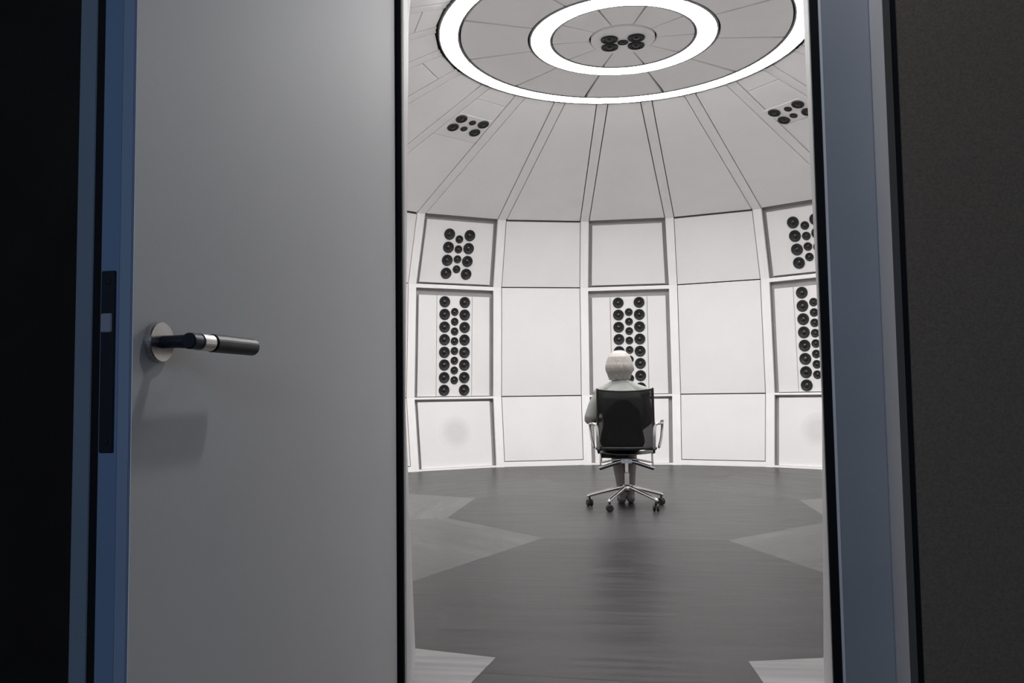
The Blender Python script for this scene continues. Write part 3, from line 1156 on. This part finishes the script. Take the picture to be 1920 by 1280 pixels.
# hair: chin-length bob covering the back of the head
hr = Blob()
hr.add(ell_loft([(HC + Vector((0.0, -0.022, -0.108)), 0.072, 0.052), (HC + Vector((0.0, -0.020, -0.085)), 0.092, 0.075),
                 (HC + Vector((0, -0.016, -0.05)), 0.104, 0.092), (HC + Vector((0, -0.012, -0.01)), 0.110, 0.102),
                 (HC + Vector((0, -0.010, 0.03)), 0.107, 0.104), (HC + Vector((0, -0.008, 0.07)), 0.093, 0.096),
                 (HC + Vector((0, -0.006, 0.10)), 0.070, 0.075), (HC + Vector((0, -0.004, 0.122)), 0.034, 0.04)], 32))
for i in range(26):
    w = PI * 0.98 + (i / 25) * PI * 1.04
    dx, dy = math.cos(w), math.sin(w)
    top = HC + Vector((dx * 0.085, dy * 0.085 - 0.01, 0.06))
    mid = HC + Vector((dx * 0.106, dy * 0.100 - 0.012, -0.02))
    bot = HC + Vector((dx * 0.078, dy * 0.068 - 0.016, -0.108 - 0.012 * math.sin(i * 2.3)))
    hr.limb(bez([top, mid, bot], 4), [0.010] * 3 + [0.012] * 3 + [0.009] * 3, 8)
# strands framing the face
for sg in (-1, 1):
    for q in range(3):
        hr.limb(bez([HC + Vector((sg * (0.05 + 0.01 * q), 0.06 - 0.02 * q, 0.085)), HC + Vector((sg * 0.092, 0.055 - 0.02 * q, 0.0)), HC + Vector((sg * 0.075, 0.045 - 0.02 * q, -0.09))], 4), [0.014] * 5 + [0.01] * 4, 8)
hair = hr.build('hair', 'hair', body, 0.006, 2)
hair['label'] = 'short pale blond bob'

# blouse
bl = Blob()
bl.add(ell_loft([((c[0][0], c[0][1], c[0][2]), c[1] + 0.016, c[2] + 0.016) for c in torso[1:-1]] + [((PX, PY - 0.025, 1.022), 0.066, 0.055), ((PX, PY - 0.02, 1.036), 0.058, 0.050), ((PX - 0.003, PY - 0.016, 1.056), 0.056, 0.052)], 32))
e1, e2 = Vector((0.05, 0, 0.002)), Vector((0, 0, 0.006))
bl.limb([Vector((PX - 0.03, PY - 0.025, 1.01)), SHL + Vector((0.08, 0, 0.044)), SHL + Vector((0.0, 0, 0.012))], [0.045, 0.050, 0.054], 18)
bl.limb([Vector((PX + 0.03, PY - 0.025, 1.01)), SHR + Vector((-0.08, 0, 0.044)), SHR + Vector((0.0, 0, 0.012))], [0.045, 0.050, 0.054], 18)
bl.limb([SHL + Vector((0.10, 0, 0.030)), SHL + e2 + Vector((0.02, 0, 0.004)), (SHL + ELL) / 2 + Vector((-0.006, 0, 0)), ELL + Vector((-0.012, -0.005, -0.012))], [0.048, 0.062, 0.058, 0.056], 18)
bl.limb([SHR + Vector((-0.10, 0, 0.030)), SHR + e2 + Vector((-0.02, 0, 0.004)), (SHR + ELR) / 2, ELR], [0.048, 0.062, 0.055, 0.050], 18)
bl.limb([ELL + Vector((-0.008, -0.002, -0.01)), (ELL * 0.45 + WRL * 0.55)], [0.054, 0.046], 16)
bl.limb([ELR, (ELR * 0.45 + WRR * 0.55)], [0.050, 0.043], 16)
blouse = bl.build('blouse', 'blouse', body, 0.008, 3)
blouse['label'] = 'pale grey-green blouse'

# dark skirt over hips and thighs, its hem hanging over the left side of the seat
sk = Blob()
sk.add(ell_loft([((PX, PY + 0.03, 0.485), 0.165, 0.14), ((PX, PY + 0.025, 0.54), 0.185, 0.145), ((PX, PY + 0.01, 0.61), 0.172, 0.128), ((PX, PY, 0.66), 0.158, 0.12)]))
for H_, K_ in ((HIPL, KNL), (HIPR, KNR)):
    sk.limb([H_, (H_ + K_) / 2 + Vector((0, 0, 0.005)), H_ * 0.18 + K_ * 0.82], [0.090, 0.082, 0.070])
sk.limb([HIPL + Vector((0.1, 0.1, 0.01)), HIPL * 0.3 + KNL * 0.7 + Vector((0.09, 0, 0.0))], [0.07, 0.06])
skirt = sk.build('skirt', 'skirt', body, 0.009, 4)
skirt['label'] = 'dark skirt'


def hem_fn(u, v):
    x = -0.262 + u * 0.235
    y = 0.20 + 0.012 * math.sin(u * 16)
    z = 0.485 - v * 0.095
    return (x, y, z), (0, -1, 0)


hem = obj('skirt_hem', sheet('skirt_hem', hem_fn, 24, 4, 0.006), 'skirt', body, True)

tg = Blob()
for K_, A_ in ((KNL, ANL), (KNR, ANR)):
    tg.limb([K_ + Vector((0, 0.002, -0.01)), K_ + (A_ - K_) * 0.3 + Vector((0, -0.012, 0)), K_ + (A_ - K_) * 0.65, A_, A_ + Vector((0, -0.012, -0.03))], [0.054, 0.056, 0.044, 0.034, 0.034])
tights = tg.build('tights', 'tights', body, 0.008, 2)
for A_ in (ANL, ANR):
    sh = Blob()
    sh.limb([A_ + Vector((0, -0.032, -0.042)), A_ + Vector((0, 0.03, -0.044)), A_ + Vector((0, 0.09, -0.052)), A_ + Vector((0, 0.16, -0.060))], [0.036, 0.038, 0.031, 0.024])
    sh.limb([A_ + Vector((0, -0.03, -0.06)), A_ + Vector((0, -0.03, -0.068))], [0.018, 0.016])
    sh.build('shoe', 'shoe', body, 0.006, 2)
for sg in (-1, 1):
    me = lathe('eye', [(0, -0.012), (0.0085, -0.0085), (0.012, 0), (0.0085, 0.0085), (0, 0.012)], 16)
    ey = obj('eye', me, 'eye', body, True)
    ey.location = HC + Vector((sg * 0.030, 0.079, 0.004))
